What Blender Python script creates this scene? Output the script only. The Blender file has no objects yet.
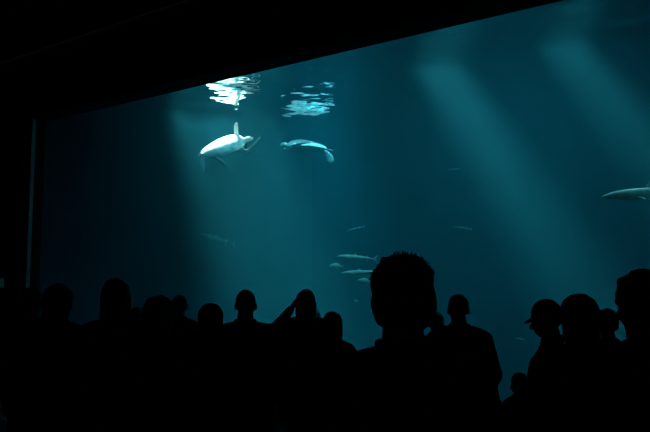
import bpy, bmesh, math, random
from mathutils import Vector, Matrix, noise
C = bpy.context.scene.collection
sc = bpy.context.scene
R = math.radians
F = 770.0; PITCH = math.atan(81/770.0); EYE = Vector((0, 0, 1.75))

def ray(px, py):
    a = (px-325)/F; b = (216-py)/F
    c, s = math.cos(PITCH), math.sin(PITCH)
    return Vector((a, c-b*s, s+b*c))
def at(px, py, Y):
    d = ray(px, py); return EYE + d*(Y/d.y)

# ------------------------------------------------------------------ materials
def mat(name, col, rough=.7, spec=.3, metal=0, build=None):
    m = bpy.data.materials.new(name); m.use_nodes = True
    b = m.node_tree.nodes['Principled BSDF']
    b.inputs['Base Color'].default_value = (*col, 1)
    b.inputs['Roughness'].default_value = rough
    b.inputs['Specular IOR Level'].default_value = spec
    b.inputs['Metallic'].default_value = metal
    if build: build(m.node_tree, b)
    return m
def noisy(c1, c2, scale=8, detail=4, bump=0.0, lo=.35, hi=.65, kind='noise'):
    def f(nt, b):
        N, L = nt.nodes, nt.links
        tc = N.new('ShaderNodeTexCoord')
        if kind == 'noise':
            t = N.new('ShaderNodeTexNoise'); t.inputs['Scale'].default_value = scale; t.inputs['Detail'].default_value = detail
            out = t.outputs['Fac']
        else:
            t = N.new('ShaderNodeTexVoronoi'); t.feature = 'DISTANCE_TO_EDGE'; t.inputs['Scale'].default_value = scale
            out = t.outputs['Distance']
        L.new(tc.outputs['Object'], t.inputs['Vector'])
        r = N.new('ShaderNodeValToRGB'); r.color_ramp.elements[0].position = lo; r.color_ramp.elements[1].position = hi
        r.color_ramp.elements[0].color = (*c1, 1); r.color_ramp.elements[1].color = (*c2, 1)
        L.new(out, r.inputs['Fac']); L.new(r.outputs['Color'], b.inputs['Base Color'])
        if bump:
            bp = N.new('ShaderNodeBump'); bp.inputs['Strength'].default_value = bump; bp.inputs['Distance'].default_value = .01
            L.new(out, bp.inputs['Height']); L.new(bp.outputs['Normal'], b.inputs['Normal'])
    return f
M = {}
M['black_wall'] = mat('black_wall', (.012,.012,.013), .9, .1, build=noisy((.010,.010,.011),(.016,.016,.017), 3, 6, .3))
M['carpet'] = mat('dark_carpet', (.02,.02,.025), 1, .05, build=noisy((.012,.012,.018),(.03,.03,.036), 60, 4, .6))
M['trim'] = mat('trim_metal', (.26,.27,.26), .5, .4, build=noisy((.22,.23,.22),(.30,.31,.30), 12))
M['tank'] = mat('tank_liner', (.01,.05,.08), .9, .1, build=noisy((.006,.035,.06),(.014,.06,.09), .8, 5, .2))
M['sand'] = mat('tank_sand', (.10,.11,.10), 1, .1, build=noisy((.07,.08,.08),(.13,.14,.12), 6, 6, .5))
M['skin'] = mat('skin', (.45,.28,.2), .55, .3, build=noisy((.42,.26,.19),(.5,.32,.23), 20))
M['eye'] = mat('eye_white', (.7,.7,.7), .2, .5)
M['iris'] = mat('eye_dark', (.03,.02,.015), .2, .5)
def hairm(n, c): return mat(n, c, .6, .3, build=noisy(tuple(x*.7 for x in c), tuple(x*1.3 for x in c), 90, 3, .4))
M['hair_brown'] = hairm('brown_hair', (.03,.018,.01)); M['hair_black'] = hairm('black_hair', (.008,.007,.007)); M['hair_grey'] = hairm('grey_hair', (.05,.05,.052))
def cloth(n, c): return mat(n, c, .95, .1, build=noisy(tuple(x*.8 for x in c), tuple(x*1.2 for x in c), 120, 3, .3))
M['navy'] = cloth('navy_cloth', (.012,.014,.03)); M['charcoal'] = cloth('charcoal_cloth', (.02,.02,.022)); M['maroon'] = cloth('maroon_cloth', (.03,.01,.012))
M['olive'] = cloth('olive_cloth', (.02,.022,.014)); M['slate'] = cloth('slate_cloth', (.022,.026,.03)); M['denim'] = cloth('denim', (.012,.016,.03))
M['black_cloth'] = cloth('black_cloth', (.01,.01,.011)); M['shoe'] = mat('shoe_leather', (.012,.01,.009), .5, .3, build=noisy((.01,.009,.008),(.016,.013,.012), 40))
M['camera_body'] = mat('camera_plastic', (.015,.015,.016), .4, .4, build=noisy((.012,.012,.013),(.02,.02,.021), 80))
M['lens'] = mat('lens_glass', (.01,.01,.02), .05, .8)
def em(name, col, s):
    m = bpy.data.materials.new(name); m.use_nodes = True
    b = m.node_tree.nodes['Principled BSDF']; b.inputs['Base Color'].default_value = (.02,.02,.02,1)
    b.inputs['Emission Color'].default_value = (*col,1); b.inputs['Emission Strength'].default_value = s
    return m
M['screen'] = em('lit_camera_screen', (.5,.65,.7), .12)
M['panel'] = em('backlit_panel', (.02,.35,.30), .03)
# turtles and fish
def mottle(nt, b):
    N, L = nt.nodes, nt.links
    tc = N.new('ShaderNodeTexCoord'); n = N.new('ShaderNodeTexNoise'); n.inputs['Scale'].default_value = 9; n.inputs['Detail'].default_value = 5
    L.new(tc.outputs['Object'], n.inputs['Vector'])
    v = N.new('ShaderNodeTexVoronoi'); v.inputs['Scale'].default_value = 7; L.new(tc.outputs['Object'], v.inputs['Vector'])
    a = N.new('ShaderNodeMath'); a.operation = 'MULTIPLY'; L.new(n.outputs['Fac'], a.inputs[0]); L.new(v.outputs['Distance'], a.inputs[1])
    r = N.new('ShaderNodeValToRGB'); r.color_ramp.elements[0].position = .08; r.color_ramp.elements[1].position = .30
    r.color_ramp.elements[0].color = (.40,.58,.53,1); r.color_ramp.elements[1].color = (.9,.92,.86,1)
    L.new(a.outputs[0], r.inputs['Fac']); L.new(r.outputs['Color'], b.inputs['Base Color'])
M['sunlit_scutes'] = mat('mottled_scutes', (.7,.75,.65), .5, .4, build=mottle)
M['scutes'] = M['sunlit_scutes']
M['fish_lit'] = mat('fish_lit', (.6,.9,.82), .4, .5, build=noisy((.5,.82,.74),(.7,.95,.9), 9))  # brighter copy of the fish colour, standing in for light on the right barracuda
M['fish_faded'] = mat('fish_faded', (.1,.22,.22), .5, .3, build=noisy((.08,.19,.2),(.13,.26,.26), 9))  # darker copy of the fish colour, standing in for fading through the water
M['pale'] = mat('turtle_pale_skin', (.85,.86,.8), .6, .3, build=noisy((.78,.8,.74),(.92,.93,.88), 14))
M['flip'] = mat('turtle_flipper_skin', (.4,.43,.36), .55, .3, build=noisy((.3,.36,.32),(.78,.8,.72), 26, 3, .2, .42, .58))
M['fish'] = mat('fish_silver', (.25,.48,.42), .45, .4, build=noisy((.2,.42,.37),(.32,.56,.5), 9))
M['fish_top'] = mat('fin_grey', (.4,.5,.48), .5, .3, build=noisy((.18,.36,.33),(.28,.46,.42), 20))

# ------------------------------------------------------------------ helpers
def link(name, me, m=None, parent=None, smooth=True):
    o = bpy.data.objects.new(name, me); C.objects.link(o)
    if m: me.materials.append(m)
    if smooth and len(me.polygons): me.polygons.foreach_set('use_smooth', [True]*len(me.polygons))
    if parent: o.parent = parent
    return o
def tag(o, label=None, cat=None, group=None, kind=None):
    for k, v in (('label',label),('category',cat),('group',group),('kind',kind)):
        if v: o[k] = v
    return o
def empty(name, loc, rz, label, cat, group=None):
    o = bpy.data.objects.new(name, None); C.objects.link(o); o.empty_display_size = .1
    o.location = loc; o.rotation_euler = (0,0,rz)
    return tag(o, label, cat, group)
def box(bm, c, s, mtx=None):
    r = bmesh.ops.create_cube(bm, size=1)
    m = Matrix.Translation(c) @ Matrix.Diagonal((*s, 1))
    if mtx: m = mtx @ m
    bmesh.ops.transform(bm, matrix=m, verts=r['verts']); return r['verts']
def ell(bm, c, r, rot=None, seg=20, X=None):
    q = bmesh.ops.create_uvsphere(bm, u_segments=seg, v_segments=max(8, seg*2//3), radius=1)
    m = Matrix.Translation(c) @ (rot.to_4x4() if rot else Matrix.Identity(4)) @ Matrix.Diagonal((*r, 1))
    if X: m = X @ m
    bmesh.ops.transform(bm, matrix=m, verts=q['verts'])
def rings(bm, rr, cap=True):
    """loft a list of rings (lists of points)"""
    vs = [[bm.verts.new(p) for p in g] for g in rr]
    n = len(vs[0])
    for a, b in zip(vs, vs[1:]):
        for i in range(n):
            bm.faces.new((a[i], a[(i+1)%n], b[(i+1)%n], b[i]))
    if cap:
        bm.faces.new(list(reversed(vs[0]))); bm.faces.new(vs[-1])
def cone(bm, a, b, ra, rb, seg=14, X=None, flat=1.0):
    """round-ended tapered limb from a to b"""
    a, b = Vector(a), Vector(b); d = b-a; L = d.length
    if L < 1e-6: return
    q = d.to_track_quat('Z','Y').to_matrix()
    rr = []
    for k in range(1, 6):
        t = k/5*math.pi/2; rr.append((-math.cos(t)*ra, math.sin(t)*ra))
    for k in range(1, 4): rr.append((L*k/4, ra+(rb-ra)*k/4))
    for k in range(0, 5):
        t = k/5*math.pi/2; rr.append((L+math.sin(t)*rb, math.cos(t)*rb))
    R_ = []
    for z, r in rr:
        ring = []
        for i in range(seg):
            an = 2*math.pi*i/seg
            p = a + q @ Vector((math.cos(an)*r, math.sin(an)*r*flat, z))
            ring.append(X @ p if X else p)
        R_.append(ring)
    rings(bm, R_)
def finish(bm, name='m'):
    bmesh.ops.recalc_face_normals(bm, faces=bm.faces[:])
    me = bpy.data.meshes.new(name); bm.to_mesh(me); bm.free(); return me
def remesh(bm, vox, smooth=3, sf=.5, name='m'):
    me = finish(bm, name)
    o = bpy.data.objects.new('tmp', me); C.objects.link(o)
    m = o.modifiers.new('r', 'REMESH'); m.mode = 'VOXEL'; m.voxel_size = vox; m.adaptivity = 0
    if smooth:
        s = o.modifiers.new('s', 'SMOOTH'); s.iterations = smooth; s.factor = sf
    dg = bpy.context.evaluated_depsgraph_get(); dg.update()
    out = bpy.data.meshes.new_from_object(o.evaluated_get(dg))
    out.name = name
    bpy.data.objects.remove(o); bpy.data.meshes.remove(me)
    return out

# ------------------------------------------------------------------ tank frame
def wall_pt(px, py, H):   # point of ray at height H above eye
    d = ray(px, py); return EYE + d*(H/d.z)
HT = 3.6
TL, TR = wall_pt(36, 124.3, HT), wall_pt(565, 0, HT)
U = (TR-TL); U.z = 0; U.normalize()
Nn = Vector((-U.y, U.x, 0))                       # into the tank
O0 = TL + U*((Vector((0,0,0))-TL).dot(U)); O0.z = 0
TANK = Matrix(((U.x, Nn.x, 0, O0.x), (U.y, Nn.y, 0, O0.y), (0,0,1,0), (0,0,0,1)))
def loc(p): return TANK.inverted() @ p
U0 = loc(TL).x+.36; U1 = 9.5                         # window ends
UA, UB, ND = U0-3.2, 12.0, 13.0                  # tank ends and depth
ZT = 1.75+HT; ZW = 1.75+4.2; ZS = .05; ZR = 7.4; ZF = -2.5
SUN = ray(-60, -728).normalized()                # towards the sun

def struct(name, bm, m, loc_=True):
    me = finish(bm, name); o = link(name, me, m, smooth=False)
    if loc_: me.transform(TANK)
    o['kind'] = 'structure'; return o
def boxes(name, lst, m, loc_=True):
    bm = bmesh.new()
    for a, b in lst:
        a, b = Vector(a), Vector(b); box(bm, (a+b)/2, b-a)
    return struct(name, bm, m, loc_)

# viewing hall
boxes('wall_front', [((UA-2,-.45,-.1),(U0,0,6.7)), ((U0,-.45,ZT),(U1,0,6.7)), ((U1,-.45,-.1),(UB+2,0,6.7)), ((U0,-.45,-.1),(U1,0,ZS)), ((UA-.2,-.2,ZF-.2),(UB+.2,0,-.1))], M['black_wall'])
boxes('floor', [((-14,-5,-.3),(14,24,0))], M['carpet'], False)
bpy.data.objects['floor'].data.clear_geometry()
bm = bmesh.new()
# floor reaches up to the window wall
def prism(bm, pts, z0, z1):
    lo = [bm.verts.new((p.x,p.y,z0)) for p in pts]; hi = [bm.verts.new((p.x,p.y,z1)) for p in pts]
    n = len(pts)
    bm.faces.new(list(reversed(lo))); bm.faces.new(hi)
    for i in range(n): bm.faces.new((lo[i], lo[(i+1)%n], hi[(i+1)%n], hi[i]))
a = TANK @ Vector((UA-2,-.46,0)); b = TANK @ Vector((UB+2,-.46,0))
XL = a.x+.3; XR = b.x-.3
def on_wall(x):
    t = (x-a.x)/(b.x-a.x); return a.lerp(b, t)
pl = [Vector((XL,-4,0)), Vector((XR,-4,0)), on_wall(XR), on_wall(XL)]
prism(bm, pl, -.3, 0)
bmesh.ops.recalc_face_normals(bm, faces=bm.faces[:]); bm.to_mesh(bpy.data.objects['floor'].data); bm.free()
bm = bmesh.new(); prism(bm, pl, 6.7, 6.9); struct('ceiling', bm, M['black_wall'], False)
boxes('wall_left', [((XL-.2,-4,0),(XL,on_wall(XL).y,6.7))], M['black_wall'], False)
boxes('wall_right', [((XR,-4,0),(XR+.2,max(.5,on_wall(XR).y),6.7))], M['black_wall'], False)
boxes('wall_back', [((XL-.2,-4.2,0),(XR+.2,-4,6.7))], M['black_wall'], False)
boxes('trim_1', [((U0-.02,-.34,0),(U0+.06,-.26,ZT+.02))], M['trim'])

# acrylic pane
pm = bpy.data.materials.new('acrylic'); pm.use_nodes = True
nt = pm.node_tree; nt.nodes.clear()
o_ = nt.nodes.new('ShaderNodeOutputMaterial'); mx = nt.nodes.new('ShaderNodeMixShader')
tr = nt.nodes.new('ShaderNodeBsdfTransparent'); tr.inputs['Color'].default_value = (.96,.985,.98,1)
gl = nt.nodes.new('ShaderNodeBsdfGlossy'); gl.inputs['Roughness'].default_value = .02
fr = nt.nodes.new('ShaderNodeFresnel'); fr.inputs['IOR'].default_value = 1.12
nt.links.new(fr.outputs[0], mx.inputs[0]); nt.links.new(tr.outputs[0], mx.inputs[1]); nt.links.new(gl.outputs[0], mx.inputs[2]); nt.links.new(mx.outputs[0], o_.inputs['Surface'])
boxes('window_1', [((U0,-.20,ZS),(U1,-.02,ZT))], pm)

# tank shell
boxes('wall_tank_left', [((UA-.2,.0,ZF),(UA,ND,ZR))], M['tank'])
boxes('wall_tank_right', [((UB,.0,ZF),(UB+.2,ND,ZR))], M['tank'])
boxes('wall_tank_back', [((UA-.2,ND,ZF),(UB+.2,ND+.2,ZR))], M['tank'])
boxes('floor_tank', [((UA,.0,ZF-.2),(UB,ND,ZF))], M['sand'])

# tank roof with openings that let the sun shafts in: (pixel of entry, distance, half width, half depth)
opens = []
def opening(p, hu, hn):
    p = Vector(p); q = p + SUN*((ZR-p.z)/SUN.z); l = loc(q)
    opens.append((l.x-hu, l.x+hu, l.y-hn, l.y+hn))
def entry(px, py):   # where the pixel's ray meets the water surface
    return wall_pt(px, py, ZW-1.75)
tp_ = at(226,147,17.6); tp_ = tp_ + SUN*((ZW-tp_.z)/SUN.z)
OPENINGS = [(entry(180,112), .30, .28), (tp_, .74, .55), (entry(256,111), .20, .62), (entry(437,66), .45, .36), (entry(562,44), .36, .30)]
for p, hu, hn in OPENINGS: opening(p, hu, hn)
us = sorted({UA-.2, UB+.2, *[x for o in opens for x in o[:2]]}); ns = sorted({0, ND+.2, *[x for o in opens for x in o[2:]]})
lst = []
for i in range(len(us)-1):
    for j in range(len(ns)-1):
        cu, cn = (us[i]+us[i+1])/2, (ns[j]+ns[j+1])/2
        if any(o[0]<cu<o[1] and o[2]<cn<o[3] for o in opens): continue
        lst.append(((us[i],ns[j],ZR),(us[i+1],ns[j+1],ZR+.05)))
boxes('ceiling_tank', lst, M['black_wall'])
boxes('wall_tank_front', [((UA-.2,-.2,6.9),(UB+.2,.0,ZR+.05))], M['black_wall'])

# water surface seen from below
wm = bpy.data.materials.new('water_surface'); wm.use_nodes = True
nt = wm.node_tree; nt.nodes.clear(); N, L = nt.nodes, nt.links
o_ = N.new('ShaderNodeOutputMaterial'); mx = N.new('ShaderNodeMixShader'); tr = N.new('ShaderNodeBsdfTransparent')
gl = N.new('ShaderNodeBsdfGlossy'); gl.inputs['Color'].default_value = (1,1,1,1); gl.inputs['Roughness'].default_value = .02; fr = N.new('ShaderNodeFresnel'); fr.inputs['IOR'].default_value = 1.33
tc = N.new('ShaderNodeTexCoord'); n1 = N.new('ShaderNodeTexNoise'); n1.inputs['Scale'].default_value = 1.35; n1.inputs['Detail'].default_value = 1.8; n1.inputs['Roughness'].default_value = .5
bp = N.new('ShaderNodeBump'); bp.inputs['Strength'].default_value = 1; bp.inputs['Distance'].default_value = .06
L.new(tc.outputs['Object'], n1.inputs['Vector']); L.new(n1.outputs['Fac'], bp.inputs['Height'])
L.new(bp.outputs['Normal'], gl.inputs['Normal'])
L.new(fr.outputs[0], mx.inputs[0]); L.new(tr.outputs[0], mx.inputs[1]); L.new(gl.outputs[0], mx.inputs[2]); L.new(mx.outputs[0], o_.inputs['Surface'])
bm = bmesh.new()
vs = [bm.verts.new(p) for p in ((UA+.02,.02,ZW),(UB-.02,.02,ZW),(UB-.02,ND-.02,ZW),(UA+.02,ND-.02,ZW))]; bm.faces.new(vs)
me = bpy.data.meshes.new('water_surface'); bm.to_mesh(me); bm.free()
o = link('water_surface', me, wm, smooth=False); o.matrix_world = TANK
tag(o, 'rippled water surface of the tank seen from below', 'water', kind='stuff')

# body of water
vm = bpy.data.materials.new('sea_water'); vm.use_nodes = True
nt = vm.node_tree; nt.nodes.clear(); N, L = nt.nodes, nt.links
o_ = N.new('ShaderNodeOutputMaterial'); ad = N.new('ShaderNodeAddShader')
vs_ = N.new('ShaderNodeVolumeScatter'); vs_.inputs['Color'].default_value = (.08,.80,1,1); vs_.inputs['Density'].default_value = .022; vs_.inputs['Anisotropy'].default_value = .4
va = N.new('ShaderNodeVolumeAbsorption'); va.inputs['Color'].default_value = (.0,.62,.66,1); va.inputs['Density'].default_value = .10
L.new(vs_.outputs[0], ad.inputs[0]); L.new(va.outputs[0], ad.inputs[1]); L.new(ad.outputs[0], o_.inputs['Volume'])
bm = bmesh.new(); A, B = Vector((UA+.01,.01,ZF+.01)), Vector((UB-.01,ND-.01,ZW+.03)); box(bm, (A+B)/2, B-A)
me = finish(bm, 'sea_water'); o = link('sea_water', me, vm, smooth=False); o.matrix_world = TANK
o.display_type = 'WIRE'
tag(o, 'deep teal sea water filling the tank behind the window', 'water', kind='stuff')

# ------------------------------------------------------------------ lights
def light(name, typ, p, rot=None, **k):
    l = bpy.data.lights.new(name, typ)
    for a_, v in k.items(): setattr(l, a_, v)
    o = bpy.data.objects.new(name, l); C.objects.link(o); o.location = p
    if rot is not None: o.rotation_euler = rot
    return o
s = light('sun', 'SUN', (0,0,20), SUN.to_track_quat('Z','Y').to_euler(), energy=44, angle=R(10), color=(.75,.97,1))
def area_fill(u0, u1, n0, n1, power, col=(.35,.9,1), spread=100):  # unseen area fill added under the roof to brighten the tank
    p = TANK @ Vector(((u0+u1)/2,(n0+n1)/2,ZR-.15))
    o = light('tank_fill', 'AREA', p, (0,0,math.atan2(U.y,U.x)), energy=power, shape='RECTANGLE', size=u1-u0, size_y=n1-n0, color=col, spread=R(spread))
area_fill(-15, -12, .5, 5, 10, (.2,.80,1), 130)
area_fill(-12.6, -8, 3, 12.5, 150, (.2,.80,1), 130)
area_fill(-8.5, -4, 1.5, 12, 280, (.2,.80,1), 130)
area_fill(-4, 4, .6, 12, 75, (.2,.80,1), 130)
area_fill(-12, -8, .8, 3.5, 115, (.2,.80,1), 130)
lt = loc(at(306,147,18.8)); area_fill(lt.x-.9, lt.x+.9, lt.y-.5, lt.y+1.3, 190, (.1,.7,1), 60)  # extra narrow fill added to brighten the second turtle
light('hall_fill', 'POINT', (0,-2,5.5), energy=1.2, shadow_soft_size=.5, color=(1,.9,.95))  # unseen dim fill added to lift the crowd off pure black
w = bpy.data.worlds.new('w'); sc.world = w; w.use_nodes = True
w.node_tree.nodes['Background'].inputs[0].default_value = (0,0,0,1)

def displace(me, f):
    n = len(me.vertices); co = [0.0]*(3*n); no = [0.0]*(3*n)
    me.vertices.foreach_get('co', co); me.vertices.foreach_get('normal', no)
    for i in range(n):
        k = f(Vector(co[3*i:3*i+3]))
        for j in range(3): co[3*i+j] += no[3*i+j]*k
    me.vertices.foreach_set('co', co); me.update()
# ------------------------------------------------------------------ people
def hand(bm, w, d, palm, side):
    """palm and five curled fingers; w wrist, d pointing direction, palm = direction the palm faces (H units)"""
    d = Vector(d).normalized(); palm = Vector(palm); palm = (palm - d*palm.dot(d)).normalized()
    a = d.cross(palm).normalized()*side           # towards the thumb
    w = Vector(w)
    c = w + d*.029
    rot = Matrix((a, palm, d)).transposed()
    ell(bm, c, (.023,.0105,.031), rot)
    cone(bm, w-d*.01, w+d*.02, .0145, .014)
    for k in range(4):
        off = (1.5-k)*.0128
        ln = (.040,.045,.042,.033)[k]
        p0 = w + a*off*.8 + d*.045
        p1 = w + a*off*1.15 + d*(.054+ln*.35) + palm*.004
        p2 = p1 + (d*.85+palm*.5).normalized()*ln*.42
        p3 = p2 + (d*.45+palm*.9).normalized()*ln*.34
        cone(bm, p0, p1, .0058, .0052, 10); cone(bm, p1, p2, .0052, .0048, 10); cone(bm, p2, p3, .0048, .0042, 10)
    t0 = w + a*.012 + d*.012; t1 = w + a*.031 + d*.030 + palm*.008; t2 = w + a*.038 + d*.047 + palm*.014; t3 = w + a*.037 + d*.060 + palm*.018
    cone(bm, t0, t1, .0095, .0068, 10); cone(bm, t1, t2, .0066, .0058, 10); cone(bm, t2, t3, .0056, .0048, 10)

HP = Vector((0,-.004,.865))
def head(bm, X):
    ell(bm, (0,-.006,.944), (.0425,.053,.054), X=X, seg=28)
    ell(bm, (0,.012,.912), (.0355,.040,.036), X=X, seg=24)
    ell(bm, (0,.022,.888), (.023,.026,.022), X=X)                 # jaw and chin
    cone(bm, (0,.050,.928), (0,.060,.909), .0055, .0085, X=X)     # nose
    ell(bm, (0,.056,.907), (.0105,.006,.005), X=X)
    for s in (-1,1):
        cone(bm, (s*.006,.046,.937), (s*.024,.040,.937), .0055, .0055, X=X)   # brow
        ell(bm, (s*.026,.032,.915), (.012,.014,.013), X=X)        # cheek
        r = Matrix.Rotation(s*R(18),3,'Z')
        ell(bm, (s*.0445,-.004,.925), (.006,.0115,.018), r, X=X)  # ear
    cone(bm, (-.011,.0475,.8955), (.011,.0475,.8955), .0042, .0042, X=X)      # lips
    cone(bm, (-.009,.0465,.8905), (.009,.0465,.8905), .0045, .0045, X=X)

def hair(style, X, H, rnd):
    bm = bmesh.new()
    vox = .0045
    if style == 'short':
        ell(bm, (0,-.012,.952), (.0465,.052,.052), X=X, seg=26); ell(bm, (0,-.030,.928), (.040,.036,.032), X=X)
    elif style == 'crop':
        ell(bm, (0,-.010,.950), (.0445,.0515,.0505), X=X, seg=26); ell(bm, (0,-.028,.925), (.037,.034,.028), X=X)
    elif style == 'bushy':
        ell(bm, (0,-.010,.957), (.0515,.056,.050), X=X, seg=26); ell(bm, (0,-.022,.928), (.0530,.044,.050), X=X)
        for k in range(80):
            an = rnd.uniform(0,2*math.pi); e = rnd.uniform(.3,1.5)
            d = Vector((math.cos(an)*math.cos(e), math.sin(an)*math.cos(e), math.sin(e)))
            if d.y > .55 and d.z < .5: continue
            p = Vector((0,-.012,.956)) + Vector((d.x*.046,d.y*.048,d.z*.044))
            cone(bm, p, p+d*.005+Vector((rnd.uniform(-.008,.008),rnd.uniform(-.008,.008),-.003)), .0085, .0055, 8, X=X)
    elif style == 'curly':
        ell(bm, (0,-.010,.955), (.056,.058,.054), X=X, seg=26); ell(bm, (0,-.022,.925), (.054,.044,.045), X=X); cone(bm, (0,-.028,.915), (0,-.03,.865), .050, .046, 20, X=X)
        for k in range(70):
            an = rnd.uniform(0,2*math.pi); e = rnd.uniform(-.6,1.5)
            d = Vector((math.cos(an)*math.cos(e), math.sin(an)*math.cos(e), math.sin(e)))
            if d.y > .4 and d.z < .55: continue
            p = Vector((0,-.014,.950)) + Vector((d.x*.056,d.y*.056,d.z*.054))
            ell(bm, p, (.011,.011,.010), X=X, seg=10)
    elif style == 'long':
        ell(bm, (0,-.012,.950), (.051,.056,.055), X=X, seg=26)
        cone(bm, (0,-.026,.935), (0,-.044,.83), .048, .036, 20, X=X)
        for s in (-1,1): cone(bm, (s*.040,-.012,.93), (s*.040,-.020,.835), .016, .013, X=X)
    elif style == 'bob':
        ell(bm, (0,-.012,.950), (.055,.058,.055), X=X, seg=26)
        cone(bm, (0,-.022,.93), (0,-.026,.892), .053, .050, 20, X=X)
    elif style == 'tail':
        ell(bm, (0,-.012,.950), (.048,.054,.053), X=X, seg=26); ell(bm, (0,-.030,.925), (.038,.034,.03), X=X)
        cone(bm, (0,-.062,.955), (0,-.080,.93), .012, .016, X=X); cone(bm, (0,-.080,.93), (0,-.066,.85), .016, .006, X=X)
    me = remesh(bm, vox, 2, .4, 'hair')
    k_ = .0032*(1.6 if style in ('bushy','curly') else 1)
    displace(me, lambda p: noise.noise(Vector((p.x*H*38,p.y*H*38,p.z*H*17)))*k_)
    if style == 'bushy':                                          # loose fine tufts
        bm = bmesh.new(); bm.from_mesh(me)
        for k in range(150):
            an = rnd.uniform(0,2*math.pi); e = rnd.uniform(.35,1.5)
            d = Vector((math.cos(an)*math.cos(e), math.sin(an)*math.cos(e), math.sin(e)))
            if d.y > .5 and d.z < .5: continue
            p = Vector((0,-.012,.957)) + Vector((d.x*.048,d.y*.052,d.z*.047)); l = rnd.uniform(.004,.009)
            side = Vector((-d.y, d.x, 0))*rnd.uniform(-.8,.8)
            q = p + (d*.7+side).normalized()*l; q2 = q + (side+Vector((0,0,-.3))).normalized()*l*.7
            cone(bm, p, q, .0011, .0008, 5, X=X); cone(bm, q, q2, .0008, .0004, 5, X=X)
        bm.to_mesh(me); bm.free()
    return me

REST = dict(e=(.142,-.012,.628), w=(.140,.030,.488), d=(0.02,.12,-1), p=(-1,.0,0))
FRONT = dict(e=(.150,-.010,.640), w=(.075,.115,.600), d=(-.9,.5,.0), p=(0,-1,.1))        # hands together in front
WIDE = dict(e=(.168,-.020,.645), w=(.125,.070,.530), d=(-.5,.6,-.6), p=(-.6,-.6,0))      # hands in front, elbows out
CAM = dict(e=(.135,.110,.760), w=(.055,.145,.890), d=(-.35,.25,.9), p=(-.6,.3,0))        # holding a camera up
POINT = dict(e=(.150,.10,.72), w=(.150,.235,.76), d=(.05,1,.15), p=(-1,0,0))
TIGHT = dict(e=(.126,-.012,.628), w=(.108,.030,.488), d=(0.02,.12,-1), p=(-1,.0,0))
PKT = dict(e=(.146,-.012,.640), w=(.112,.050,.525), d=(-.2,.3,-1), p=(-1,0,0))
HIP = dict(e=(.185,-.035,.650), w=(.110,.020,.560), d=(-.6,.5,-.6), p=(-.6,-.4,0))

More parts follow.
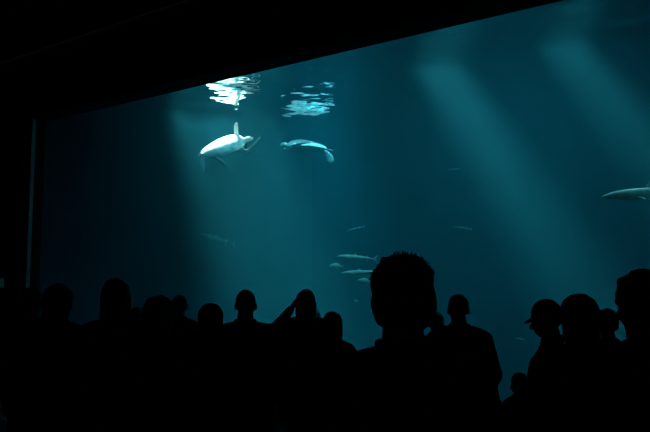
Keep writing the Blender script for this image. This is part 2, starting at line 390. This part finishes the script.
def person(label, px, ytop, Y, build=1.0, yaw=0, style='short', haircol='hair_brown', top='charcoal', legs='denim', arms=(REST,REST),
           hyaw=0, htilt=0, hs=1.0, hood=False, cap=None, bag=None, seed=1, group=None, coat=False):
    rnd = random.Random(seed)
    Y0 = Y; p = at(px, ytop, Y)
    topk = {'bushy':1.008,'curly':1.014,'long':1.006,'bob':1.006}.get(style, 1.004)
    if cap: topk = 1.012
    if hood: topk = 1.014
    topk = .865 + (topk-.865)*hs
    H = p.z/topk
    root = empty('person', (p.x, p.y, 0), yaw, label, 'person', group)
    S = Matrix.Scale(H, 4)
    X = Matrix.Translation(HP) @ Matrix.Rotation(hyaw,4,'Z') @ Matrix.Rotation(htilt,4,'X') @ Matrix.Scale(hs,4) @ Matrix.Translation(-HP)
    w = build
    # body, one continuous surface
    bm = bmesh.new()
    head(bm, X)
    cone(bm, (0,-.012,.82), (0,-.006,.885), .038*w**.5, .033*w**.5)
    ell(bm, (0,-.002,.745), (.088*w,.058*w,.090), seg=24)
    cone(bm, (-.085*w,-.004,.797), (.085*w,-.004,.797), .034, .034)
    for s in (-1,1): cone(bm, (s*.02,-.012,.842), (s*.090*w,-.006,.812), .026, .026)
    ell(bm, (0,0,.64), (.072*w,.052*w,.10), seg=24); ell(bm, (0,-.004,.54), (.082*w,.060*w,.070), seg=24)
    def mx(v, s): return Vector((s*(v[0]+(w-1)*.10), v[1], v[2]))
    for s, A in ((-1,arms[0]),(1,arms[1])):
        sh = Vector((s*.102*w,-.004,.797)); e = mx(A['e'],s); wr = mx(A['w'],s)
        cone(bm, sh, e, .027*w, .021*w); cone(bm, e, wr, .021*w, .0145)
        hand(bm, wr, (s*A['d'][0],A['d'][1],A['d'][2]), (s*A['p'][0],A['p'][1],A['p'][2]), s)
    stance = rnd.uniform(.044,.058)
    feet = {}
    for s in (-1,1):
        fy = feet[s] = rnd.uniform(-.02,.03)
        cone(bm, (s*.042*w,-.004,.51), (s*(stance),.006+fy*.5,.285), .046*w, .031*w)
        ell(bm, (s*stance,-.012+fy*.7,.20), (.028,.031,.070))
        cone(bm, (s*stance,.004+fy*.5,.285), (s*stance,-.006+fy,.05), .030*w, .020)
        cone(bm, (s*stance,-.010+fy,.022), (s*(stance+.010),.080+fy,.016), .019, .015)
    me = remesh(bm, .0042, 3, .5, 'body'); me.transform(S)
    link('body', me, M['skin'], root)
    # hair
    if not cap or True:
        me = hair(style, X, H, rnd); me.transform(S); link('hair', me, M[haircol], root)
    for s in (-1,1):
        bm = bmesh.new(); ell(bm, (s*.0165,.0425,.926), (.0075,.0065,.0055), X=X, seg=12); ell(bm, (s*.0165,.0478,.926), (.003,.0022,.003), X=X, seg=8)
        me = finish(bm, 'eye'); me.transform(S); link('eye', me, M['eye'], root)
    # jacket: torso and sleeves
    bm = bmesh.new()
    tp = [(.838,.040,.034),(.826,.070,.046),(.80,.096,.060),(.755,.101,.069),(.70,.097,.068),(.63,.092,.064),(.56,.097,.068),(.50,.103,.072),(.45,.106,.074)]
    if coat: tp += [(.38,.113,.086),(.31,.120,.096)]
    rings(bm, [[Vector((math.cos(a)*rx*w, -.006+math.sin(a)*ry*w**.8, z)) for a in [2*math.pi*i/32 for i in range(32)]] for z, rx, ry in tp])
    cone(bm, (-.088*w,-.006,.795), (.088*w,-.006,.795), .041, .041)
    cone(bm, (0,-.016,.815), (0,-.014,.842), .044, .042, 20)
    for s in (-1,1): cone(bm, (s*.022,-.016,.836), (s*.092*w,-.008,.811), .033, .035)
    for s, A in ((-1,arms[0]),(1,arms[1])):
        sh = Vector((s*.102*w,-.004,.795)); e = mx(A['e'],s); wr = mx(A['w'],s)
        cone(bm, sh, e, .037*w, .030*w); cone(bm, e, e.lerp(wr,.93), .030*w, .022)
        for k in range(3):                                          # folds at the elbow
            q = sh.lerp(e, .72+k*.12); dd = (e-sh).normalized()
            ell(bm, q, (.034*w,.034*w,.008), dd.to_track_quat('Z','Y').to_matrix())
    me = remesh(bm, .006, 4, .5, 'jacket')
    displace(me, lambda q: noise.noise(Vector((q.x*16,q.y*16,q.z*9.6+seed)))*.006)
    me.transform(S); jk = link('jacket', me, M[top], root)
    bm = bmesh.new()                                               # collar
    rr = []
    for k, (rad, z, dy) in enumerate(((.040,.842,-.012),(.047,.846,-.014),(.045,.868,-.016),(.039,.872,-.014),(.037,.850,-.012))):
        rr.append([Vector((math.cos(t)*rad*w**.5, dy+math.sin(t)*rad*1.05, z-.012*max(0,math.sin(t)))) for t in [2*math.pi*i/24 for i in range(24)]])
    rr.append(rr[0]); rings(bm, rr, cap=False); bmesh.ops.remove_doubles(bm, verts=bm.verts, dist=1e-6)
    me = finish(bm, 'collar'); me.transform(S); link('collar', me, M[top], root)
    # trousers
    bm = bmesh.new(); ell(bm, (0,-.004,.53), (.088*w,.066*w,.06), seg=24)
    rnd = random.Random(seed); rnd2 = random.Random(seed)
    if style == 'bushy' or style == 'curly': pass
    for s in (-1,1):
        fy = feet[s]
        cone(bm, (s*.044*w,-.004,.51), (s*stance,.004+fy*.5,.285), .055*w**.8, .045*w**.8)
        cone(bm, (s*stance,-.006+fy*.6,.285), (s*stance,-.008+fy*.8,.17), .045*w**.8, .044)
        cone(bm, (s*stance,-.008+fy*.8,.17), (s*stance,-.004+fy,.062), .044, .032)
    me = remesh(bm, .006, 3, .5, 'trousers')
    displace(me, lambda q: noise.noise(Vector((q.x*18,q.y*18,q.z*25+seed)))*.005)
    me.transform(S); link('trousers', me, M[legs], root)
    for s in (-1,1):
        bm = bmesh.new()
        cone(bm, (s*stance,-.012+feet[s],.022), (s*(stance+.010),.084+feet[s],.018), .026, .020, 16)
        cone(bm, (s*stance,-.004+feet[s],.03), (s*stance,-.004+feet[s],.06), .026, .025, 16)
        bmesh.ops.bisect_plane(bm, geom=bm.verts[:]+bm.edges[:]+bm.faces[:], plane_co=(0,0,.0012), plane_no=(0,0,-1), clear_outer=True)
        me = finish(bm, 'shoe'); me.transform(S); link('shoe', me, M['shoe'], root)
    if hood:
        bm = bmesh.new()
        ell(bm, (0,-.016,.950), (.060,.062,.060), X=X, seg=26); cone(bm, (0,-.022,.93), (0,-.018,.85), .058, .060, 20, X=X)
        for s in (-1,1): cone(bm, (s*.03,-.016,.88), (s*.085*w,-.012,.825), .040, .030)
        me = remesh(bm, .006, 3, .5, 'hood'); me.transform(S); link('hood', me, M[top], root)
    if cap:
        bm = bmesh.new()
        rr = []
        for k in range(9):
            t = k/8*math.pi/2; cz, cr = math.sin(t), max(math.cos(t),.02)
            rr.append([X @ Vector((math.cos(a)*.050*cr, -.008+math.sin(a)*.060*cr, .948+cz*.062)) for a in [2*math.pi*i/28 for i in range(28)]])
        inner = [[X @ ((X.inverted() @ v)*1.0 + Vector((0,0,-.003))) for v in g] for g in rr]
        rings(bm, rr, cap=True)
        me = finish(bm, 'cap'); me.transform(S); cp = link('cap', me, M[cap], root)
        bm = bmesh.new()
        t_, b_ = [], []
        n = 14
        for i in range(n+1):
            a = math.pi*i/n
            xi, yi = math.cos(a)*.046, .030+math.sin(a)*.016
            xo, yo = math.cos(a)*.046, .034+math.sin(a)*.048
            zi, zo = .951, .944-.006*abs(math.cos(a))-.010*math.sin(a)
            t_.append((X@Vector((xi,yi,zi)), X@Vector((xo,yo,zo)))); b_.append((X@Vector((xi,yi,zi-.004)), X@Vector((xo,yo,zo-.004))))
        tv = [(bm.verts.new(i_), bm.verts.new(o_)) for i_, o_ in t_]; bv = [(bm.verts.new(i_), bm.verts.new(o_)) for i_, o_ in b_]
        for i in range(n):
            bm.faces.new((tv[i][0],tv[i][1],tv[i+1][1],tv[i+1][0])); bm.faces.new((bv[i][0],bv[i+1][0],bv[i+1][1],bv[i][1]))
            bm.faces.new((tv[i][1],bv[i][1],bv[i+1][1],tv[i+1][1])); bm.faces.new((tv[i][0],tv[i+1][0],bv[i+1][0],bv[i][0]))
        me = finish(bm, 'brim'); me.transform(S); link('brim', me, M[cap], cp)
    return root, H, X

def camera_thing(root, H, name, label, cat, offs, lens=True):
    """a camera held in both hands in front of the face"""
    m = Matrix.Translation(root.location) @ Matrix.Rotation(root.rotation_euler.z,4,'Z')
    o = empty(name, m @ (Vector(offs)*H), root.rotation_euler.z, label, cat)
    bm = bmesh.new(); vs = box(bm, (0,0,0), (.125,.04,.075)); box(bm, (0,0,.045), (.05,.036,.022))
    bmesh.ops.bevel(bm, geom=bm.edges[:], offset=.006, segments=2, affect='EDGES')
    link('camera_body', finish(bm), M['camera_body'], o, smooth=False)
    bm = bmesh.new(); cone(bm, (0,.02,0), (0,.075,0), .03, .03, 20)
    l = link('lens', finish(bm), M['camera_body'], o)
    bm = bmesh.new(); ell(bm, (0,.10,0), (.024,.008,.024)); link('lens_glass', finish(bm), M['lens'], l)
    bm = bmesh.new(); box(bm, (-.012,-.0215,-.004), (.07,.004,.05)); link('screen', finish(bm), M['screen'], o, smooth=False)
    bm = bmesh.new(); cone(bm, (.045,0,.036), (.045,0,.044), .007, .007, 10); link('shutter_button', finish(bm), M['trim'], o)
    return o

P = person
P('tall person nearest the lens with thick tousled hair, centre foreground', 402, 254, 2.42, 1.12, 0, 'bushy', 'hair_brown', 'charcoal', 'denim', (REST,REST), hs=1.03, seed=5)
P('person with bushy curly hair cut by the right edge of the photo', 640, 268, 3.4, 1.15, R(12), 'curly', 'hair_black', 'black_cloth', 'charcoal', (FRONT,FRONT), hs=1.14, seed=4)
P('broad headed person just left of the curly haired one at the right edge', 578, 293, 4.15, 1.1, R(-5), 'bob', 'hair_black', 'slate', 'denim', (REST,FRONT), hs=1.08, seed=5)
P('person glimpsed low between the two big heads at the right', 606, 308, 5.7, 1.0, 0, 'short', 'hair_brown', 'navy', 'charcoal', (REST,REST), seed=6)
P('person in a peaked cap seen from the side, looking down to the left', 548, 298, 5.2, 1.0, R(82), 'short', 'hair_brown', 'black_cloth', 'denim', (dict(e=(.125,.06,.640), w=(.06,.17,.585), d=(-.3,.9,-.1), p=(-.6,-.4,0)),)*2, htilt=R(-10), cap='charcoal', seed=7)
P('child standing in front of the person in the peaked cap', 519, 372, 6.0, 1.02, 0, 'short', 'hair_brown', 'navy', 'denim', (FRONT,REST), hs=1.25, seed=8)
P('short haired man in a bulky jacket right of the tousled haired foreground person', 458, 293, 6.2, 1.12, 0, 'crop', 'hair_black', 'navy', 'charcoal', (PKT,PKT), hs=1.02, seed=9)
P('shorter person half hidden at the left shoulder of the man in the bulky jacket', 436, 311, 7.4, 1.0, R(-20), 'short', 'hair_brown', 'maroon', 'denim', (REST,REST), seed=10)
rt, H8, X8 = P('person raising both arms to photograph the tank', 306, 289, 7.4, 1.3, 0, 'long', 'hair_black', 'black_cloth', 'denim',
   (dict(e=(.132,.070,.792), w=(.050,.125,.905), d=(-.35,.2,.5), p=(-.6,.5,0)), dict(e=(.115,.13,.700), w=(.045,.150,.825), d=(-.25,.2,.9), p=(-.6,.3,0))), seed=11, coat=True)
camera_thing(rt, H8, 'camera', 'small dark camera held up by the person with both arms raised', 'camera', (0,.200,.905))
P('slight person standing just right of the one taking a photograph', 333, 311, 6.6, .92, R(-15), 'long', 'hair_brown', 'olive', 'denim', (REST,REST), seed=12)
P('short haired person standing square to the tank below the turtle', 246, 289, 6.5, 1.3, 0, 'crop', 'hair_black', 'charcoal', 'denim', (TIGHT,TIGHT), hs=1.04, seed=13, coat=True)
P('person in a raised hood left of the square shouldered short haired person', 211, 302, 6.1, 1.1, R(5), 'short', 'hair_brown', 'maroon', 'charcoal', (FRONT,FRONT), hood=True, hs=1.0, seed=14)
P('narrow headed person peeking out right of the full haired one at the left', 180, 294, 8.2, 1.0, R(10), 'crop', 'hair_grey', 'slate', 'denim', (REST,REST), seed=15)
P('person with full rounded hair, left of the narrow head', 161, 295, 4.5, 1.1, R(-12), 'bob', 'hair_grey', 'slate', 'denim', (REST,FRONT), seed=16)
P('short person low behind the right shoulder of the tall long haired person at the left', 137, 307, 8.9, .95, 0, 'short', 'hair_black', 'navy', 'denim', (REST,REST), seed=17)
P('tall person with long hair standing in the dim left part of the crowd', 117, 278, 5.8, 1.15, R(5), 'long', 'hair_brown', 'black_cloth', 'charcoal', (REST,REST), hs=1.12, seed=18)
P('second person from the left edge, barely visible in the dark', 60, 283, 5.4, 1.15, R(-8), 'bob', 'hair_black', 'charcoal', 'denim', (REST,REST), seed=19)
P('leftmost person of the crowd, in the dark beside the pale strip of the window edge', 33, 287, 6.6, 1.0, R(-10), 'short', 'hair_brown', 'navy', 'denim', (REST,REST), seed=20)

# small dim backlit panel on the hall's left side wall
pp = ray(2.5, 284); l0 = loc(EYE); ld = TANK.inverted().to_3x3() @ pp
q = EYE + pp*((-.46-l0.y)/ld.y)
pn = empty('wall_sign', q, math.atan2(U.y, U.x), 'tiny dim green backlit panel on the dark wall, at the left edge of the photo', 'sign')
bm = bmesh.new(); box(bm, (0,-.02,0), (.30,.04,.30)); bmesh.ops.bevel(bm, geom=bm.edges[:], offset=.008, segments=2, affect='EDGES'); link('frame', finish(bm), M['trim'], pn, smooth=False)
bm = bmesh.new(); box(bm, (0,-.043,.02), (.24,.006,.18)); link('lit_face', finish(bm), M['panel'], pn, smooth=False)

# ------------------------------------------------------------------ animals
def loft_profile(bm, prof, seg=20, bow=0):
    """prof: (x, half width y, half height z, centre z)"""
    rr = []
    for x, wy, hz, cz in prof:
        rr.append([Vector((x, math.cos(a)*wy + bow*x*x, cz+math.sin(a)*hz)) for a in [2*math.pi*i/seg for i in range(seg)]])
    rings(bm, rr)
def blade(bm, pts, th, Mx=None):
    """a thin solid fin from an outline of (x, z) points in the xz plane, thick in the middle"""
    n = len(pts); c = Vector((sum(p[0] for p in pts)/n, 0, sum(p[1] for p in pts)/n))
    f = lambda v: (Mx @ v) if Mx else v
    rim = [bm.verts.new(f(Vector((x,0,z)))) for x, z in pts]
    mids = []
    for s in (-1,1):
        ml = [bm.verts.new(f(Vector((c.x+(x-c.x)*.6, s*th/2, c.z+(z-c.z)*.6)))) for x, z in pts]
        ce = bm.verts.new(f(c+Vector((0,s*th/2,0))))
        for i in range(n):
            j = (i+1)%n
            bm.faces.new((rim[i],rim[j],ml[j],ml[i])); bm.faces.new((ml[i],ml[j],ce))
def paddle(bm, pts, widths, th, up):
    """flipper: a swept flattened blade along pts"""
    pts = [Vector(p) for p in pts]; rr = []
    fine, fw = [], []
    for i in range(len(pts)-1):
        for k in range(4):
            t = k/4
            p0 = pts[max(i-1,0)]; p1 = pts[i]; p2 = pts[i+1]; p3 = pts[min(i+2,len(pts)-1)]
            fine.append(.5*((2*p1)+(p2-p0)*t+(2*p0-5*p1+4*p2-p3)*t*t+(3*p1-p0-3*p2+p3)*t**3)); fw.append(widths[i]*(1-t)+widths[i+1]*t)
    fine.append(pts[-1]); fw.append(widths[-1])
    for i, p in enumerate(fine):
        d = (fine[min(i+1,len(fine)-1)]-fine[max(i-1,0)]).normalized()
        side = d.cross(Vector(up)).normalized(); nn = side.cross(d).normalized()
        tt = th*(fw[i]/max(fw))**.6
        rr.append([p + side*math.cos(a)*fw[i] + nn*math.sin(a)*tt for a in [2*math.pi*k/16 for k in range(16)]])
    rings(bm, rr)

def turtle(name, label, L, flippers, skin='flip', shell='scutes'):
    """shell length L, X forward, Z up"""
    root = empty(name, (0,0,0), 0, label, 'sea turtle')
    # carapace: heart shaped dome, pointed behind
    bm = bmesh.new(); n = 48; NX = 22
    def out(t):                       # half width along the shell, t 0 rear .. 1 front
        return .40*(math.sin(math.pi*min(1,t**.80*.93+.0)))**.75 if t > 0 else 0
    prof = []
    for k in range(NX+1):
        t = .5-.5*math.cos(math.pi*k/NX); x = -.52+1.0*t
        w_ = max(.012, .42*((t**.85)*(1-t**3.2))**.62*1.28)
        prof.append((x, w_, max(.008,w_*.46), 0))
    rr = []
    for x, wy, hz, cz in prof:
        ring = []
        for i in range(n):
            a = 2*math.pi*i/n; s_, c_ = math.sin(a), math.cos(a)
            z = hz*s_ if s_ > 0 else hz*.12*s_
            ridge = .012*math.exp(-(c_*wy/.03)**2) if s_ > 0 else 0
            ring.append(Vector((x, c_*wy, z+ridge)))
        rr.append(ring)
    rings(bm, rr)
    me = finish(bm); me.transform(Matrix.Scale(L,4)); sh = link('carapace', me, M[shell], root)
    # rim of marginal scutes, its pale colour carrying the sunlit edge
    bm = bmesh.new(); loop = []
    for x, wy, hz, cz in prof: loop.append(Vector((x, wy, 0)))
    for x, wy, hz, cz in reversed(prof): loop.append(Vector((x, -wy, 0)))
    m_ = len(loop); vv = []
    cen = Vector((0,0,0))
    for i, p in enumerate(loop):
        o = (p-cen).normalized()
        notch = .004*math.sin(i*math.pi)
        vv.append([bm.verts.new(p+o*(.014+notch)+Vector((0,0,-.004))), bm.verts.new(p-o*.035+Vector((0,0,.050))), bm.verts.new(p-o*.06+Vector((0,0,-.03))), bm.verts.new(p+o*.006+Vector((0,0,-.016)))])
    for i in range(m_):
        j = (i+1)%m_
        for k in range(4):
            l = (k+1)%4
            bm.faces.new((vv[i][k],vv[j][k],vv[j][l],vv[i][l]))
    me = finish(bm); me.transform(Matrix.Scale(L,4)); link('shell_rim', me, M['pale'], sh)
    # plastron
    bm = bmesh.new(); rr = []
    for x, wy, hz, cz in prof:
        if x < -.44 or x > .44: continue
        rr.append([Vector((x, math.cos(a)*wy*.82, -.035+math.sin(a)*(.03 if math.sin(a)>0 else .055))) for a in [2*math.pi*i/24 for i in range(24)]])
    rings(bm, rr); me = finish(bm); me.transform(Matrix.Scale(L,4)); link('plastron', me, M['pale'], root)
    # neck and head
    bm = bmesh.new()
    cone(bm, (.38,0,-.01), (.48,0,.01), .075, .055); ell(bm, (.54,0,.02), (.090,.058,.056)); ell(bm, (.605,0,.007), (.044,.038,.036)); cone(bm, (.628,0,.01), (.645,0,-.004), .020, .011)
    for s in (-1,1): ell(bm, (.56,s*.042,.033), (.03,.02,.02))
    me = remesh(bm, .008, 3, .5); me.transform(Matrix.Scale(L,4)); hd = link('head', me, M[skin], root)
    for s in (-1,1):
        bm = bmesh.new(); ell(bm, (.573,s*.056,.030), (.013,.008,.013), seg=10); me = finish(bm); me.transform(Matrix.Scale(L,4)); link('eye', me, M['iris'], hd)
    for nm, pts, ws, th, up in flippers:
        bm = bmesh.new(); paddle(bm, pts, ws, th, up); me = finish(bm); me.transform(Matrix.Scale(L,4)); link(nm, me, M[skin], root)
    bm = bmesh.new(); cone(bm, (-.46,0,-.02), (-.57,0,-.03), .025, .008); me = finish(bm); me.transform(Matrix.Scale(L,4)); link('tail', me, M['flip'], root)
    return root
def orient(root, pos, fwd, up):
    f = Vector(fwd).normalized(); u = Vector(up); u = (u-f*u.dot(f)).normalized(); s = u.cross(f)
    m = Matrix((f, s, u)).transposed()
    root.location = pos; root.rotation_euler = m.to_euler()

# turtle in the sun shaft, seen from its side with the shell leaning towards the hall
t1 = turtle('sea_turtle', 'brightly sunlit sea turtle with paddling flippers, directly in the light shaft', 1.10, [
    ('front_flipper', [(.30,.20,.05),(.32,.24,.16),(.35,.25,.26),(.39,.25,.34)], [.035,.045,.045,.018], .018, (0,1,0)),
    ('front_flipper', [(.36,-.20,-.03),(.47,-.31,-.10),(.62,-.34,-.03),(.84,-.30,.12)], [.05,.045,.038,.014], .018, (0,1,.2)),
    ('rear_flipper', [(-.47,-.06,-.03),(-.51,-.12,-.12),(-.55,-.12,-.26),(-.58,-.12,-.40)], [.03,.04,.042,.016], .016, (0,1,0)),
    ('rear_flipper', [(-.22,-.24,-.03),(-.14,-.34,-.08),(-.05,-.38,-.18),(-.01,-.38,-.32)], [.035,.04,.035,.014], .016, (0,1,.2))], 'pale', 'sunlit_scutes')
orient(t1, at(224,147,17.6), (.97,-.10,.26), (.05,-.60,.80))
t2 = turtle('sea_turtle', 'bluish mottled sea turtle gliding level away from the light shaft', 1.0, [
    ('front_flipper', [(.34,.20,-.02),(.36,.40,-.02),(.20,.60,.02),(.02,.72,.04)], [.07,.075,.065,.02], .022, (0,0,1)),
    ('front_flipper', [(.34,-.20,-.03),(.42,-.34,-.06),(.40,-.50,-.03),(.25,-.60,.00)], [.07,.07,.055,.018], .020, (0,.1,1)),
    ('rear_flipper', [(-.38,.12,-.03),(-.50,.16,-.03),(-.58,.20,-.05),(-.66,.22,-.06)], [.045,.05,.055,.02], .018, (0,0,1)),
    ('rear_flipper', [(-.40,-.08,-.02),(-.52,-.10,-.10),(-.62,-.12,-.22),(-.72,-.12,-.32)], [.035,.07,.12,.06], .02, (0,1,.1))])
orient(t2, at(306,147,18.8), (-.97,-.22,.03), (.02,-.10,1))

def fish(name, label, L, prof, pos, fwd, tail, fins, m='fish', group=None, cat='fish', bow=0):
    root = empty(name, pos, 0, label, cat, group)
    bm = bmesh.new(); loft_profile(bm, prof, bow=bow); me = finish(bm); me.transform(Matrix.Scale(L,4)); b = link('body', me, M[m], root)
    for nm, pts, th, Mx in [('tail_fin', tail, .012, None)] + fins:
        bm = bmesh.new(); blade(bm, pts, th, Mx); me = finish(bm); me.transform(Matrix.Scale(L,4)); link(nm, me, M['fish_top'], root, smooth=False)
    hx = prof[-3][0]
    for s in (-1,1):
        bm = bmesh.new(); ell(bm, (prof[-4][0], s*prof[-4][1]*.93, prof[-4][3]+prof[-4][2]*.25), (prof[-4][2]*.3,)*3, seg=10); me = finish(bm); me.transform(Matrix.Scale(L,4)); link('eye', me, M['iris'], b)
    orient(root, pos, fwd, (0,0,1)); return root
BAR = [(-.46,.010,.014,0),(-.40,.014,.020,0),(-.30,.026,.036,0),(-.15,.040,.055,0),(0,.047,.064,0),(.15,.046,.062,0),(.28,.040,.054,0),(.36,.034,.044,0),(.42,.025,.032,-.002),(.47,.014,.019,-.006),(.50,.004,.007,-.010)]
BT = [(-.44,.0),(-.47,.03),(-.56,.10),(-.575,.095),(-.515,.0),(-.575,-.095),(-.56,-.10),(-.47,-.03)]
pec = Matrix.Translation((.20,.04,-.02)) @ Matrix.Rotation(R(60),4,'X')
BF = [('dorsal_fin', [(.08,.055),(.02,.115),(-.01,.11),(-.02,.058)], .008, None), ('dorsal_fin', [(-.24,.040),(-.30,.085),(-.32,.08),(-.31,.030)], .008, None),
      ('anal_fin', [(-.24,-.040),(-.30,-.085),(-.32,-.08),(-.31,-.030)], .008, None), ('pectoral_fin', [(0,0),(-.05,-.05),(-.08,-.045),(-.04,.0)], .006, pec)]
OV = [(-.42,.012,.03,0),(-.34,.03,.07,0),(-.2,.06,.15,0),(0,.085,.2,0),(.18,.085,.19,0),(.32,.07,.14,0),(.40,.05,.10,0),(.46,.03,.05,-.01),(.50,.01,.015,-.015)]
OT = [(-.40,.0),(-.45,.06),(-.58,.16),(-.52,.0),(-.58,-.16),(-.45,-.06)]
OF = [('dorsal_fin', [(.15,.18),(.0,.28),(-.22,.22),(-.3,.10)], .01, None), ('anal_fin', [(.0,-.19),(-.1,-.27),(-.24,-.2),(-.3,-.09)], .01, None)]
fish('barracuda', 'upper of the two long slim barracuda left of the foreground head, forked tail showing', .82, BAR, at(356,257.5,16.5), (-.98,-.1,.07), BT, BF, cat='barracuda')
fish('barracuda', 'lower of the two long slim barracuda, its tail behind the foreground head', .80, BAR, at(360,272.5,16.0), (-.99,.05,-.03), BT, BF, cat='barracuda')
fish('barracuda', 'large long pointed barracuda entering at the right edge', 1.8, [(x,a*.8,b*.85,c) for x,a,b,c in BAR], at(654,193.5,11.6), (-.97,-.18,-.075), BT, BF, cat='barracuda', bow=.12, m='fish_lit')
fish('small_fish', 'small pale fish just below and left of the upper barracuda', .28, OV, at(336,266,16.3), (-1,.1,.05), OT, OF)
fish('small_fish', 'small pale fish under the lower barracuda beside the foreground head', .28, OV, at(364,281,15.8), (-1,.2,.05), OT, OF)
fish('small_fish', 'faint slim fish above the upper barracuda', .42, BAR, at(355,229,18.5), (-.95,.1,-.25), BT, BF, m='fish_faded')
fish('small_fish', 'faint slim fish high between the middle and right light shafts', .26, BAR, at(455,169,17), (.95,.1,.1), BT, BF, m='fish_faded')
fish('small_fish', 'faint fish in open water above the man in the bulky jacket', .40, BAR, at(462,228,18), (-.95,.2,.15), BT, BF, m='fish_faded')
fish('small_fish', 'large faint fish shape in the gloom below the sunlit turtle', .95, BAR, at(216,239,19.5), (-.9,.1,.28), BT, BF, m='fish_faded')
fish('small_fish', 'tiny silvery fish shape standing in for a bright speck left of the foreground head', .10, OV, at(356.5,301,14.5), (-1,0,.1), OT, OF)  # fish shape added to give a bright speck in the water
fish('small_fish', 'tiny fish above the child in front of the capped person', .15, BAR, at(520,339,12), (.97,0,-.2), BT, BF)


cam = bpy.data.cameras.new('cam'); co = bpy.data.objects.new('cam', cam); C.objects.link(co)
co.location = EYE; co.rotation_euler = (math.pi/2+PITCH, 0, 0)
cam.sensor_width = 36; cam.lens = F*36/650; cam.clip_start = .05; cam.clip_end = 200
sc.camera = co
sc.view_settings.view_transform = 'Standard'; sc.view_settings.look = 'None'; sc.view_settings.gamma = 1; sc.view_settings.exposure = 0
sc.cycles.transparent_max_bounces = 16; sc.cycles.max_bounces = 6; sc.cycles.use_denoising = True
